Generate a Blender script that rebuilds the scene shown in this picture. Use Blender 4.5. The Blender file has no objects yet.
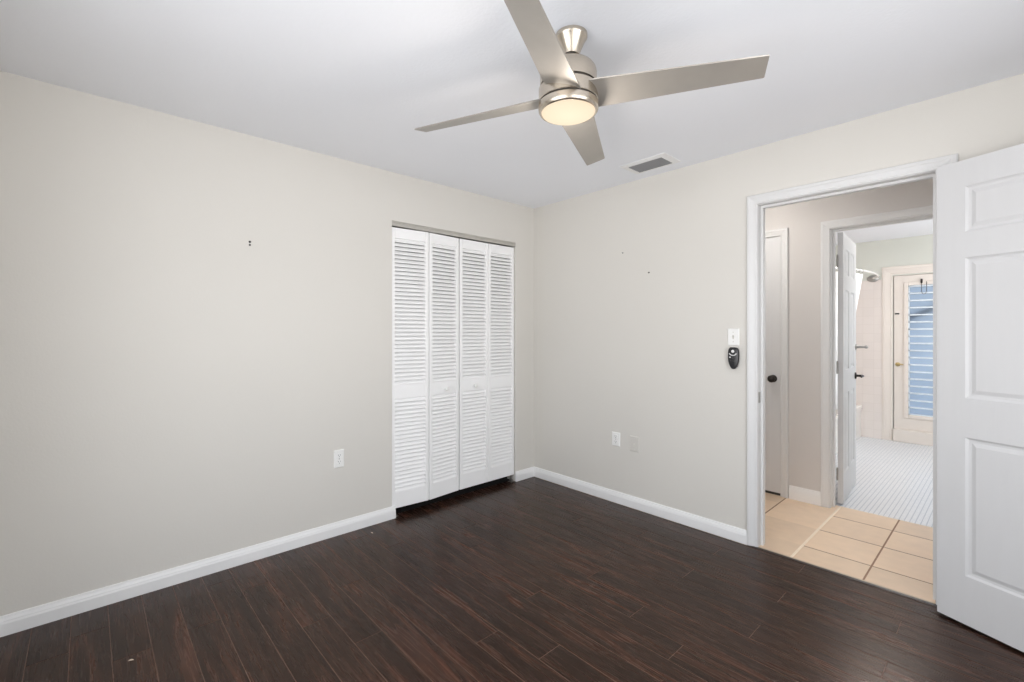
import bpy, bmesh, math, random
from math import sin, cos, pi, radians
from mathutils import Vector, Matrix

S = bpy.context.scene
COL = S.collection
random.seed(7)

# ------------------------------------------------------------------ camera
cam_d = bpy.data.cameras.new('camera')
cam = bpy.data.objects.new('camera', cam_d)
COL.objects.link(cam)
cam.location = (2.960, -3.004, 1.311)
cam.rotation_euler = (pi / 2, 0, radians(47.319))
cam_d.sensor_width = 36
cam_d.lens = 461.2 * 36 / 1024
cam_d.shift_y = -(341 - 332.23) / 1024
cam_d.clip_start = 0.02
S.camera = cam

# ------------------------------------------------------------------ sky, exposure
w = bpy.data.worlds.new('world')
S.world = w
w.use_nodes = True
bg = w.node_tree.nodes['Background']
wt = w.node_tree
w_tc = wt.nodes.new('ShaderNodeTexCoord')
w_sp = wt.nodes.new('ShaderNodeSeparateXYZ')
w_mr = wt.nodes.new('ShaderNodeMapRange')
w_mr.inputs['From Min'].default_value = -1
w_mr.inputs['From Max'].default_value = 1
w_rp = wt.nodes.new('ShaderNodeValToRGB')
for i_, (z_, c_) in enumerate((
        (-1.0, (.64, .64, .65)), (-.50, (.94, .94, .95)), (-.30, (1.20, 1.20, 1.21)), (-.09, (1.22, 1.22, 1.23)),   # pale sunlit ground
        (.03, (1.02, 1.04, 1.07)), (.20, (1.08, 1.11, 1.15)), (.50, (.98, 1.02, 1.08)), (1.0, (.72, .77, .84)))):      # hazy horizon, sky above
    e_ = w_rp.color_ramp.elements[i_] if i_ < 2 else w_rp.color_ramp.elements.new((z_ + 1) / 2)
    e_.position = (z_ + 1) / 2
    e_.color = (*c_, 1)
wt.links.new(w_tc.outputs['Generated'], w_sp.inputs[0])
wt.links.new(w_sp.outputs['Z'], w_mr.inputs['Value'])
wt.links.new(w_mr.outputs[0], w_rp.inputs[0])
wt.links.new(w_rp.outputs[0], bg.inputs['Color'])
bg.inputs['Strength'].default_value = 4.3

S.view_settings.view_transform = 'Standard'
S.view_settings.look = 'None'
S.view_settings.exposure = 0.09
S.view_settings.gamma = 1.0
S.view_settings.use_curve_mapping = False
S.cycles.use_denoising = True
S.cycles.max_bounces = 12
S.cycles.diffuse_bounces = 8
S.cycles.glossy_bounces = 6
S.cycles.transmission_bounces = 8
S.cycles.sample_clamp_indirect = 6.0
S.cycles.caustics_reflective = False
S.cycles.caustics_refractive = False


def portal(name, loc, rot, sx, sy):
    """window daylight: guides the sky's light through a modelled window opening"""
    d = bpy.data.lights.new(name, 'AREA')
    d.shape = 'RECTANGLE'
    d.size, d.size_y = sx, sy
    d.cycles.is_portal = True
    o = bpy.data.objects.new(name, d)
    o.location = loc
    o.rotation_euler = rot
    COL.objects.link(o)
    return o


H = 2.44                # ceiling height
RX = 3.62               # window wall of the bedroom
FY = -3.30              # wall behind the camera
W1 = (-3.05, -1.05, 0.50, 2.15)     # bedroom window in the right wall: y0 y1 z0 z1
W2 = (1.20, 2.90, 0.50, 2.15)       # bedroom window in the front wall: x0 x1 z0 z1
W3 = (1.90, 3.80, 0.95, 2.05)       # unseen bathroom window added for light: y0 y1 z0 z1
BX = 3.60               # bathroom right wall
portal('daylight_bedroom_side', (RX + .11, (W1[0] + W1[1]) / 2, (W1[2] + W1[3]) / 2), (0, pi / 2, 0), W1[3] - W1[2], W1[1] - W1[0])
portal('daylight_bedroom_front', ((W2[0] + W2[1]) / 2, FY - .11, (W2[2] + W2[3]) / 2), (pi / 2, 0, 0), W2[1] - W2[0], W2[3] - W2[2])
portal('daylight_bathroom', (BX + .11, (W3[0] + W3[1]) / 2, (W3[2] + W3[3]) / 2), (0, pi / 2, 0), W3[3] - W3[2], W3[1] - W3[0])


# ------------------------------------------------------------------ materials
def lin(c):
    c = c / 255
    return c / 12.92 if c <= .04045 else ((c + .055) / 1.055) ** 2.4


def rgb(r, g, b):
    return (lin(r), lin(g), lin(b), 1)


class NT:
    def __init__(self, m):
        m.use_nodes = True
        self.t = m.node_tree
        self.b = self.t.nodes['Principled BSDF']
        self.out = self.t.nodes['Material Output']

    def n(self, kind, **kw):
        nd = self.t.nodes.new(kind)
        for k, v in kw.items():
            setattr(nd, k, v)
        return nd

    def l(self, a, b):
        self.t.links.new(a, b)


def paint(name, col, rough=.5, var=.04, scale=3.0, bump=0.0, bscale=60.0, metal=0.0, spec=.5, stretch=None):
    """a painted or plain surface: base colour broken up a little by noise, optional fine bump"""
    m = bpy.data.materials.new(name)
    k = NT(m)
    k.b.inputs['Roughness'].default_value = rough
    k.b.inputs['Metallic'].default_value = metal
    k.b.inputs['Specular IOR Level'].default_value = spec
    tc = k.n('ShaderNodeTexCoord')
    vec = tc.outputs['Object']
    if stretch:
        mp = k.n('ShaderNodeMapping')
        mp.inputs['Scale'].default_value = stretch
        k.l(vec, mp.inputs['Vector'])
        vec = mp.outputs['Vector']
    nz = k.n('ShaderNodeTexNoise')
    nz.inputs['Scale'].default_value = scale
    nz.inputs['Detail'].default_value = 3
    k.l(vec, nz.inputs['Vector'])
    rp = k.n('ShaderNodeValToRGB')
    c0 = [max(0, x * (1 - var)) for x in col[:3]] + [1]
    c1 = [min(1, x * (1 + var)) for x in col[:3]] + [1]
    rp.color_ramp.elements[0].position = .3
    rp.color_ramp.elements[1].position = .7
    rp.color_ramp.elements[0].color = c0
    rp.color_ramp.elements[1].color = c1
    k.l(nz.outputs['Fac'], rp.inputs['Fac'])
    k.l(rp.outputs['Color'], k.b.inputs['Base Color'])
    if bump:
        n2 = k.n('ShaderNodeTexNoise')
        n2.inputs['Scale'].default_value = bscale
        n2.inputs['Detail'].default_value = 4
        k.l(vec, n2.inputs['Vector'])
        bp = k.n('ShaderNodeBump')
        bp.inputs['Strength'].default_value = bump
        bp.inputs['Distance'].default_value = .004
        k.l(n2.outputs['Fac'], bp.inputs['Height'])
        k.l(bp.outputs['Normal'], k.b.inputs['Normal'])
    return m


M = {}
M['wall'] = paint('greige_wall_paint', rgb(217, 214, 208), .62, .012, 1.2, .12, 90)
M['hall_wall'] = paint('hall_greige_paint', rgb(208, 204, 201), .62, .012, 1.2, .12, 90)
M['bath_wall'] = paint('pale_green_paint', rgb(217, 219, 211), .6, .012, 1.2, .1, 90)
M['ceiling'] = paint('ceiling_white_paint', rgb(241, 243, 248), .85, .012, 1.0, .25, 70)
M['base_trim'] = paint('white_trim_lightened', rgb(238, 238, 238), .4, .01, 4)  # lighter copy of trim white; missing low light put into the colour
M['trim'] = paint('white_trim_paint', rgb(220, 220, 220), .42, .01, 4)
M['door'] = paint('white_door_paint', rgb(213, 213, 214), .45, .01, 3, .10, 14, stretch=(9, 9, 1))
M['cream'] = paint('cream_trim_paint', rgb(232, 224, 216), .4, .01, 4)
M['bifold'] = paint('bifold_white_paint', rgb(247, 247, 247), .5, .01, 4)
M['closet'] = paint('closet_shade_grey', rgb(150, 147, 143), .8, .02, 2)  # greyed below the wall paint: closet shade put into the colour
M['closet_floor'] = paint('closet_shade_black', rgb(22, 20, 20), .9, .05, 20)  # near black stands in for shade on the closet floor
M['plastic'] = paint('white_plastic', rgb(240, 240, 238), .35, .01, 8)
M['plate_grey'] = paint('wall_coloured_plate', rgb(212, 209, 203), .5, .01, 8)
M['slot'] = paint('dark_slot', rgb(70, 70, 70), .6, .02, 20)
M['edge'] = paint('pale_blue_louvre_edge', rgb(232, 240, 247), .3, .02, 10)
M['black'] = paint('black_plastic', rgb(38, 38, 40), .3, .06, 30)
M['remote_grey'] = paint('silver_button', rgb(225, 225, 225), .35, .03, 40)
M['bronze'] = paint('dark_bronze_metal', rgb(45, 40, 38), .38, .06, 30, metal=.6)
M['nickel'] = paint('brushed_nickel', rgb(200, 190, 176), .27, .05, 40, .05, 50, metal=1.0, stretch=(1, 1, 14))
M['groove'] = paint('dark_groove', rgb(50, 46, 42), .5, .03, 20)
M['blade'] = paint('silver_blade_finish', rgb(166, 161, 154), .36, .03, 14, .02, 60, metal=.4)
M['steel'] = paint('satin_steel', rgb(170, 168, 164), .35, .04, 40, metal=1.0)
M['track'] = paint('aluminium_track', rgb(196, 193, 186), .4, .03, 20, metal=.5)
M['vent'] = paint('vent_grey_metal', rgb(140, 140, 142), .5, .03, 25)
M['vent_dark'] = paint('duct_dark', rgb(40, 40, 42), .8, .03, 25)
M['brass'] = paint('aged_brass', rgb(190, 168, 120), .35, .05, 30, metal=1.0)
M['threshold'] = paint('dark_threshold_wood', rgb(40, 28, 24), .35, .1, 30, stretch=(1, 12, 12))
M['tan_strip'] = paint('tan_metal_strip', rgb(196, 176, 150), .4, .04, 30)
M['pale_strip'] = paint('pale_shine_strip', rgb(246, 230, 208), .3, .03, 30)  # the strip's glossy shine is put into this pale colour
M['enamel'] = paint('white_enamel', rgb(244, 242, 238), .15, .01, 4)
M['curtain'] = paint('white_curtain_fabric', rgb(246, 246, 246), .8, .015, 40, .1, 200)
M['crumb'] = paint('pale_crumb', rgb(220, 205, 185), .7, .08, 200)
M['hole'] = paint('dark_nail_and_gap', rgb(60, 58, 56), .8, .05, 200)  # nail colour, reused for the painted shade under the hall door
M['porch'] = paint('porch_paint', rgb(150, 170, 195), .7, .02, 3)
M['rail'] = paint('slate_rail_paint', rgb(70, 88, 120), .5, .03, 10)


def mat_floor():
    m = bpy.data.materials.new('dark_laminate_plank')
    k = NT(m)
    at = k.n('ShaderNodeAttribute', attribute_name='tone')
    ge = k.n('ShaderNodeNewGeometry')
    mul = k.n('ShaderNodeMath', operation='MULTIPLY')
    mul.inputs[1].default_value = 37.0
    k.l(at.outputs['Fac'], mul.inputs[0])
    cb = k.n('ShaderNodeCombineXYZ')
    k.l(mul.outputs[0], cb.inputs['X'])
    k.l(mul.outputs[0], cb.inputs['Z'])
    ad = k.n('ShaderNodeVectorMath', operation='ADD')
    k.l(ge.outputs['Position'], ad.inputs[0])
    k.l(cb.outputs[0], ad.inputs[1])

    def streak(sc, detail, dist):
        mp = k.n('ShaderNodeMapping')
        mp.inputs['Scale'].default_value = sc
        k.l(ad.outputs[0], mp.inputs['Vector'])
        nz = k.n('ShaderNodeTexNoise')
        nz.inputs['Scale'].default_value = 1
        nz.inputs['Detail'].default_value = detail
        nz.inputs['Distortion'].default_value = dist
        k.l(mp.outputs[0], nz.inputs['Vector'])
        return nz
    big = streak((1.3, 11, 1), 4, 1.4)
    fine = streak((5, 90, 1), 6, .8)
    r1 = k.n('ShaderNodeValToRGB')
    e = r1.color_ramp.elements
    e[0].position, e[0].color = .28, rgb(29, 19, 15)
    e[1].position, e[1].color = .80, rgb(86, 54, 40)
    mid = e.new(.52)
    mid.color = rgb(47, 31, 24)
    k.l(big.outputs['Fac'], r1.inputs['Fac'])
    mx = k.n('ShaderNodeMixRGB', blend_type='MULTIPLY')
    mx.inputs[0].default_value = .5
    r2 = k.n('ShaderNodeValToRGB')
    r2.color_ramp.elements[0].position, r2.color_ramp.elements[0].color = .3, (.45, .45, .45, 1)
    r2.color_ramp.elements[1].position, r2.color_ramp.elements[1].color = .65, (1.15, 1.1, 1.08, 1)
    k.l(fine.outputs['Fac'], r2.inputs['Fac'])
    k.l(r1.outputs[0], mx.inputs[1])
    k.l(r2.outputs[0], mx.inputs[2])
    hs = k.n('ShaderNodeHueSaturation')
    hs.inputs['Saturation'].default_value = 1.0
    mr = k.n('ShaderNodeMapRange')
    mr.inputs['To Min'].default_value = .90
    mr.inputs['To Max'].default_value = 1.12
    k.l(at.outputs['Fac'], mr.inputs['Value'])
    k.l(mr.outputs[0], hs.inputs['Value'])
    k.l(mx.outputs[0], hs.inputs['Color'])
    k.l(hs.outputs[0], k.b.inputs['Base Color'])
    rr = k.n('ShaderNodeMapRange')
    rr.inputs['To Min'].default_value = .23
    rr.inputs['To Max'].default_value = .31
    k.l(fine.outputs['Fac'], rr.inputs['Value'])
    k.l(rr.outputs[0], k.b.inputs['Roughness'])
    k.b.inputs['Specular IOR Level'].default_value = .36
    k.b.inputs['Specular Tint'].default_value = (1.0, .70, .55, 1)
    bp = k.n('ShaderNodeBump')
    bp.inputs['Strength'].default_value = .12
    bp.inputs['Distance'].default_value = .002
    k.l(fine.outputs['Fac'], bp.inputs['Height'])
    k.l(bp.outputs['Normal'], k.b.inputs['Normal'])
    return m


M['plank'] = mat_floor()
M['seam'] = paint('plank_seam', rgb(108, 82, 68), .5, .1, 40)


def mat_tile(name, axes, size, off, gap, c_tile, c_grout, rough=.3, var=.05, nscale=5.0, row_groove=None, bump=.4):
    """square tiles from world coordinates: axes e.g. 'xy', size, offsets and grout width in metres"""
    m = bpy.data.materials.new(name)
    k = NT(m)
    ge = k.n('ShaderNodeNewGeometry')
    sp = k.n('ShaderNodeSeparateXYZ')
    k.l(ge.outputs['Position'], sp.inputs[0])

    def mth(op, a, b=None):
        nd = k.n('ShaderNodeMath', operation=op)
        for i, v in enumerate((a, b)):
            if v is None:
                continue
            if isinstance(v, (int, float)):
                nd.inputs[i].default_value = v
            else:
                k.l(v, nd.inputs[i])
        return nd.outputs[0]
    masks, ids = [], []
    for i, ax in enumerate(axes):
        v = sp.outputs[ax.upper()]
        t = mth('DIVIDE', mth('SUBTRACT', v, off[i]), size[i])
        fr = mth('FRACT', t)
        d = mth('ABSOLUTE', mth('SUBTRACT', fr, .5))          # .5 at the line
        masks.append(mth('GREATER_THAN', d, .5 - gap / size[i] / 2))
        ids.append(mth('FLOOR', t))
    if row_groove is not None:
        masks[1] = mth('MULTIPLY', masks[1], mth('GREATER_THAN', sp.outputs['X'], row_groove))
    g = mth('MAXIMUM', masks[0], masks[1])
    cb = k.n('ShaderNodeCombineXYZ')
    k.l(ids[0], cb.inputs[0])
    k.l(ids[1], cb.inputs[1])
    wn = k.n('ShaderNodeTexWhiteNoise', noise_dimensions='3D')
    k.l(cb.outputs[0], wn.inputs['Vector'])
    nz = k.n('ShaderNodeTexNoise')
    nz.inputs['Scale'].default_value = nscale
    nz.inputs['Detail'].default_value = 5
    k.l(ge.outputs['Position'], nz.inputs['Vector'])
    sm = mth('ADD', mth('MULTIPLY', wn.outputs['Value'], .5), mth('MULTIPLY', nz.outputs['Fac'], .5))
    rp = k.n('ShaderNodeValToRGB')
    rp.color_ramp.elements[0].position = .2
    rp.color_ramp.elements[1].position = .8
    rp.color_ramp.elements[0].color = [x * (1 - var) for x in c_tile[:3]] + [1]
    rp.color_ramp.elements[1].color = [min(1, x * (1 + var)) for x in c_tile[:3]] + [1]
    k.l(sm, rp.inputs['Fac'])
    mx = k.n('ShaderNodeMixRGB')
    mx.inputs[2].default_value = c_grout
    k.l(g, mx.inputs[0])
    k.l(rp.outputs[0], mx.inputs[1])
    k.l(mx.outputs[0], k.b.inputs['Base Color'])
    k.l(mth('ADD', mth('MULTIPLY', g, .4), rough), k.b.inputs['Roughness'])
    bp = k.n('ShaderNodeBump', invert=True)
    bp.inputs['Strength'].default_value = bump
    bp.inputs['Distance'].default_value = .002
    k.l(g, bp.inputs['Height'])
    k.l(bp.outputs[0], k.b.inputs['Normal'])
    return m


M['hall_tile'] = mat_tile('tan_floor_tile', 'xy', (.3385, .338), (2.088, .227), .009, rgb(234, 208, 180), rgb(150, 118, 94), .30, .12, 13, row_groove=2.088)
M['mosaic'] = mat_tile('white_mosaic', 'xy', (.0285, .0285), (0, 0), .0045, rgb(240, 241, 243), rgb(172, 177, 186), .25, .02, 3)
M['wall_tile'] = mat_tile('pinkish_white_wall_tile', 'xz', (.108, .108), (1.69, .0), .003, rgb(236, 228, 223), rgb(222, 213, 207), .2, .02, 3, bump=.1)
M['wall_tile_side'] = mat_tile('white_wall_tile', 'yz', (.108, .108), (0, .0), .003, rgb(238, 230, 225), rgb(222, 213, 207), .2, .02, 3, bump=.1)


def mat_lamp():
    m = bpy.data.materials.new('warm_glass_diffuser')
    k = NT(m)
    k.b.inputs['Base Color'].default_value = (.012, .012, .011, 1)
    k.b.inputs['Specular IOR Level'].default_value = 0.0
    k.b.inputs['Roughness'].default_value = 1.0
    nz = k.n('ShaderNodeTexNoise')
    nz.inputs['Scale'].default_value = 7
    tc = k.n('ShaderNodeTexCoord')
    k.l(tc.outputs['Object'], nz.inputs['Vector'])
    rp = k.n('ShaderNodeValToRGB')
    rp.color_ramp.elements[0].color = (1.0, .79, .56, 1)
    rp.color_ramp.elements[1].color = (1.0, .83, .62, 1)
    k.l(nz.outputs['Fac'], rp.inputs['Fac'])
    k.l(rp.outputs[0], k.b.inputs['Emission Color'])
    k.b.inputs['Emission Strength'].default_value = 0.95
    return m


M['lamp'] = mat_lamp()


def mat_slat(name, col, trans):
    """frosted louvre glass: part diffuse daylight through, part clear"""
    m = bpy.data.materials.new(name)
    k = NT(m)
    tl = k.n('ShaderNodeBsdfTranslucent')
    tr = k.n('ShaderNodeBsdfTransparent')
    nz = k.n('ShaderNodeTexNoise')
    nz.inputs['Scale'].default_value = 6
    ge = k.n('ShaderNodeNewGeometry')
    k.l(ge.outputs['Position'], nz.inputs['Vector'])
    rp = k.n('ShaderNodeValToRGB')
    rp.color_ramp.elements[0].color = [x * .93 for x in col[:3]] + [1]
    rp.color_ramp.elements[1].color = [min(1, x * 1.07) for x in col[:3]] + [1]
    k.l(nz.outputs['Fac'], rp.inputs['Fac'])
    k.l(rp.outputs[0], tl.inputs['Color'])
    tr.inputs['Color'].default_value = [x for x in col[:3]] + [1]
    mx = k.n('ShaderNodeMixShader')
    mx.inputs[0].default_value = trans
    k.l(tl.outputs[0], mx.inputs[1])
    k.l(tr.outputs[0], mx.inputs[2])
    gl = k.n('ShaderNodeBsdfGlossy')
    gl.inputs['Roughness'].default_value = .15
    m2 = k.n('ShaderNodeMixShader')
    m2.inputs[0].default_value = .04
    k.l(mx.outputs[0], m2.inputs[1])
    k.l(gl.outputs[0], m2.inputs[2])
    k.l(m2.outputs[0], k.out.inputs['Surface'])
    return m


M['slat'] = mat_slat('blue_louvre_glass', (.320, .358, .400, 1), .30)


# ------------------------------------------------------------------ mesh builder
class MB:
    def __init__(self):
        self.v, self.f, self.mi = [], [], []
        self.tones = []

    def quad(self, pts, mi=0):
        b = len(self.v)
        self.v += [tuple(p) for p in pts]
        self.f.append(tuple(range(b, b + len(pts))))
        self.mi.append(mi)

    def box(self, x0, x1, y0, y1, z0, z1, mi=0, mat=None):
        b = len(self.v)
        P = [Vector((x, y, z)) for z in (z0, z1) for y in (y0, y1) for x in (x0, x1)]
        if mat is not None:
            P = [mat @ p for p in P]
        self.v += [tuple(p) for p in P]
        for q in ((0, 2, 3, 1), (4, 5, 7, 6), (0, 1, 5, 4), (2, 6, 7, 3), (0, 4, 6, 2), (1, 3, 7, 5)):
            self.f.append(tuple(b + i for i in q))
            self.mi.append(mi)

    def lathe(self, prof, seg=48, mat=None, mi=0, cap0=True, cap1=True):
        """prof: (r, z) list, spun around z"""
        b = len(self.v)
        for r, z in prof:
            for i in range(seg):
                a = 2 * pi * i / seg
                p = Vector((r * cos(a), r * sin(a), z))
                if mat is not None:
                    p = mat @ p
                self.v.append(tuple(p))
        for j in range(len(prof) - 1):
            for i in range(seg):
                i2 = (i + 1) % seg
                self.f.append((b + j * seg + i, b + j * seg + i2, b + (j + 1) * seg + i2, b + (j + 1) * seg + i))
                self.mi.append(mi)
        if cap0:
            self.f.append(tuple(b + i for i in reversed(range(seg))))
            self.mi.append(mi)
        if cap1:
            o = b + (len(prof) - 1) * seg
            self.f.append(tuple(o + i for i in range(seg)))
            self.mi.append(mi)

    def tube(self, pts, r, seg=10, mi=0):
        pts = [Vector(p) for p in pts]
        rings = []
        up = Vector((0, 0, 1))
        for i, p in enumerate(pts):
            d = (pts[min(i + 1, len(pts) - 1)] - pts[max(i - 1, 0)]).normalized()
            a = d.cross(up)
            if a.length < 1e-3:
                a = d.cross(Vector((0, 1, 0)))
            a.normalize()
            c = d.cross(a)
            rr = r[i] if isinstance(r, (list, tuple)) else r
            b = len(self.v)
            for s in range(seg):
                t = 2 * pi * s / seg
                self.v.append(tuple(p + a * rr * cos(t) + c * rr * sin(t)))
            rings.append(b)
        for b0, b1 in zip(rings, rings[1:]):
            for s in range(seg):
                s2 = (s + 1) % seg
                self.f.append((b0 + s, b0 + s2, b1 + s2, b1 + s))
                self.mi.append(mi)
        self.f.append(tuple(rings[0] + s for s in reversed(range(seg))))
        self.mi.append(mi)
        self.f.append(tuple(rings[-1] + s for s in range(seg)))
        self.mi.append(mi)

    def loft(self, rows, close=False, mi=0, caps=False):
        """rows: list of point lists of equal length; close joins last point to first"""
        n = len(rows[0])
        bs = []
        for row in rows:
            bs.append(len(self.v))
            self.v += [tuple(p) for p in row]
        for b0, b1 in zip(bs, bs[1:]):
            for i in range(n if close else n - 1):
                j = (i + 1) % n
                self.f.append((b0 + i, b0 + j, b1 + j, b1 + i))
                self.mi.append(mi)
        if caps:
            self.f.append(tuple(bs[0] + i for i in reversed(range(n))))
            self.mi.append(mi)
            self.f.append(tuple(bs[-1] + i for i in range(n)))
            self.mi.append(mi)

    def build(self, name, mats, parent=None, smooth=False, bevel=0.0, loc=(0, 0, 0), rotz=0.0, seg=2):
        me = bpy.data.meshes.new(name)
        me.from_pydata(self.v, [], self.f)
        if not isinstance(mats, (list, tuple)):
            mats = [mats]
        for m in mats:
            me.materials.append(m)
        for p, i in zip(me.polygons, self.mi):
            p.material_index = i
        if self.tones:
            a = me.attributes.new('tone', 'FLOAT', 'FACE')
            for i, t in enumerate(self.tones):
                a.data[i].value = t
        bm = bmesh.new()
        bm.from_mesh(me)
        bmesh.ops.recalc_face_normals(bm, faces=bm.faces)
        bm.to_mesh(me)
        bm.free()
        o = bpy.data.objects.new(name, me)
        COL.objects.link(o)
        o.location = loc
        o.rotation_euler = (0, 0, rotz)
        if parent:
            o.parent = parent
        if bevel:
            md = o.modifiers.new('bevel', 'BEVEL')
            md.width = bevel
            md.segments = seg
            md.limit_method = 'ANGLE'
            md.angle_limit = radians(40)
        if smooth:
            for p in me.polygons:
                p.use_smooth = True
            try:
                me.set_sharp_from_angle(angle=radians(38))
            except Exception:
                pass
        return o


def tag(o, label, cat, group=None, kind=None):
    o['label'] = label
    o['category'] = cat
    if group:
        o['group'] = group
    if kind:
        o['kind'] = kind
    return o


def thing(name, label, cat, loc=(0, 0, 0), rotz=0, group=None, kind=None):
    o = bpy.data.objects.new(name, None)
    o.empty_display_size = .1
    COL.objects.link(o)
    o.location = loc
    o.rotation_euler = (0, 0, rotz)
    return tag(o, label, cat, group, kind)


def struct(mb, name, mats, label, cat, **kw):
    return tag(mb.build(name, mats, **kw), label, cat, kind='structure')


# ------------------------------------------------------------------ floors
CLY = (-1.4245, -.232)


def plank_floor():
    mb = MB()
    tones = []
    x0, x1, y0, y1 = 0, RX, FY, -.016
    pw, pl, g, dz = .126, 1.29, .0013, .0012
    joints = {-.095: 2.169, -.221: 1.763, -.347: 2.619, -.473: 2.186, -.599: 1.765, -.725: 2.623, -.851: 2.194,
              -.977: 1.42, -1.103: 1.765, -1.229: 2.025, -1.355: 1.337, -1.481: 2.25, -1.607: 1.672, -1.733: 1.427,
              -1.859: 1.95, -1.985: .62, -2.111: 1.082, -2.237: .823, -2.363: 1.60}
    # seam bed
    mb.quad([(-.055, y0, -dz), (x1, y0, -dz), (x1, y1, -dz), (-.055, y1, -dz)], 1)
    tones.append(0)
    r = 0
    # planks run on a little under the closet doors
    yc = -.032 - pw / 2 + 2 * pw
    while yc > y0 - pw:
        key = min(joints, key=lambda q: abs(q - yc))
        j = joints[key] if abs(key - yc) < .03 else random.uniform(0, pl)
        xs = [j + i * pl for i in range(-4, 5)]
        in_closet = CLY[0] + .06 < yc < CLY[1] - .06
        for a in xs:
            b = a + pl
            ax, bx = max(a + g, -.055 if in_closet else x0), min(b - g, x1)
            ay, by = max(yc - pw / 2 + g, y0), min(yc + pw / 2 - g, y1)
            if bx - ax < .004 or by - ay < .004:
                continue
            t = random.random()
            c = .0012
            top = [(ax + c, ay + c, 0), (bx - c, ay + c, 0), (bx - c, by - c, 0), (ax + c, by - c, 0)]
            low = [(ax, ay, -dz), (bx, ay, -dz), (bx, by, -dz), (ax, by, -dz)]
            mb.quad(top)
            tones.append(t)
            for i in range(4):
                k = (i + 1) % 4
                mb.quad([low[i], low[k], top[k], top[i]])
                tones.append(t)
        yc -= pw
    mb.tones = tones
    # slab below
    n0 = len(mb.f)
    mb.box(-.75, RX + .1, FY - .1, y1, -.10, -.004, 1)
    mb.tones += [0] * (len(mb.f) - n0)
    return struct(mb, 'floor', [M['plank'], M['seam']], 'dark brown laminate plank floor of the bedroom', 'floor')


plank_floor()

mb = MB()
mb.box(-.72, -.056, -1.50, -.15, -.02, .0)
struct(mb, 'floor_closet', M['closet_floor'], 'closet floor blackened as shade behind the louvred bifold doors', 'floor')

mb = MB()
mb.box(-.2, 3.75, .0, 1.165, -.10, .002)
struct(mb, 'floor_hall', M['hall_tile'], 'tan square tile floor of the hallway', 'floor')
mb = MB()
mb.box(.8, 3.75, 1.165, 4.32, -.10, .001)
struct(mb, 'floor_bath', M['mosaic'], 'white small mosaic tile floor of the bathroom', 'floor')

mb = MB()
mb.loft([[(x, -.020, -.001), (x, -.018, .003), (x, -.010, .0045), (x, -.003, .004), (x, -.001, -.001)] for x in (1.856, 2.766)], close=True, caps=True)
tag(mb.build('trim_1', M['threshold']), 'dark wood threshold strip across the bedroom doorway', 'threshold', kind='structure')

mb = MB()
mb.box(1.912, 2.710, -.001, .011, .0, .0038)
tag(mb.build('trim_13', M['tan_strip'], bevel=.001), 'thin tan edge strip where the hallway tiles meet the dark planks', 'edge strip', kind='structure')

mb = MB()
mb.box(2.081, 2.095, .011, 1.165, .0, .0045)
tag(mb.build('trim_14', M['pale_strip'], bevel=.0015), 'metal strip, its shine painted pale, running across the hallway tiles to the bathroom door', 'edge strip', kind='structure')

# ------------------------------------------------------------------ ceilings
mb = MB()
mb.box(-.75, RX + .1, FY - .1, .06, H, H + .1)
struct(mb, 'ceiling', M['ceiling'], 'white ceiling of the bedroom holding the fan', 'ceiling')
mb = MB()
mb.box(-.2, 3.75, .06, 1.13, H, H + .1)
struct(mb, 'ceiling_hall', M['ceiling'], 'white ceiling of the hallway', 'ceiling')
mb = MB()
mb.box(.8, 3.75, 1.13, 4.32, H, H + .1)
struct(mb, 'ceiling_bath', M['ceiling'], 'white ceiling of the bathroom', 'ceiling')


# ------------------------------------------------------------------ walls
def wall_y(mb, y0, y1, x0, x1, z0, z1, holes, mi=0):
    """wall slab of constant y pierced by holes (xa, xb, za, zb)"""
    cuts = sorted({x0, x1} | {h[0] for h in holes} | {h[1] for h in holes})
    for a, b in zip(cuts, cuts[1:]):
        hs = [h for h in holes if h[0] <= a + 1e-6 and h[1] >= b - 1e-6]
        z = z0
        for h in sorted(hs, key=lambda q: q[2]):
            if h[2] > z + 1e-6:
                mb.box(a, b, y0, y1, z, h[2], mi)
            z = h[3]
        if z < z1:
            mb.box(a, b, y0, y1, z, z1, mi)


def wall_x(mb, x0, x1, y0, y1, z0, z1, holes, mi=0):
    m2 = MB()
    wall_y(m2, -x1, -x0, y0, y1, z0, z1, holes)
    b = len(mb.v)
    mb.v += [(-p[1], p[0], p[2]) for p in m2.v]
    mb.f += [tuple(b + i for i in f) for f in m2.f]
    mb.mi += [mi] * len(m2.f)


CL = (-1.4245, -.232, 2.098)       # closet opening y0 y1 top
D1 = (1.912, 2.710, 2.086)       # bedroom doorway x0 x1 top
mb = MB()
wall_x(mb, -.11, 0, FY - .1, .115, -.004, H, [(CL[0], CL[1], -.004, CL[2])])
struct(mb, 'wall_left', M['wall'], 'plain greige wall with the louvred closet opening', 'wall')
mb = MB()
wall_y(mb, 0, .115, 0, RX + .1, 0, H, [(D1[0] - .012, D1[1] + .012, 0, D1[2] + .012)])
struct(mb, 'wall_back', M['wall'], 'greige wall with the open doorway, switch and outlets', 'wall')
mb = MB()
wall_x(mb, RX, RX + .1, FY - .1, 0, -.004, H, [W1])
struct(mb, 'wall_right', M['wall'], 'greige wall behind the open door with a window', 'wall')
mb = MB()
wall_y(mb, FY - .1, FY, 0, RX, -.004, H, [W2])
struct(mb, 'wall_front', M['wall'], 'greige wall behind the camera at the far left edge', 'wall')
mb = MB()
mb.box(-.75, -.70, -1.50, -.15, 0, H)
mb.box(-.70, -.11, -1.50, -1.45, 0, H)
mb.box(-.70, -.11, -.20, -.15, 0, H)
struct(mb, 'wall_closet', M['closet'], 'interior walls of the closet greyed as shade behind the bifold doors', 'wall')

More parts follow.
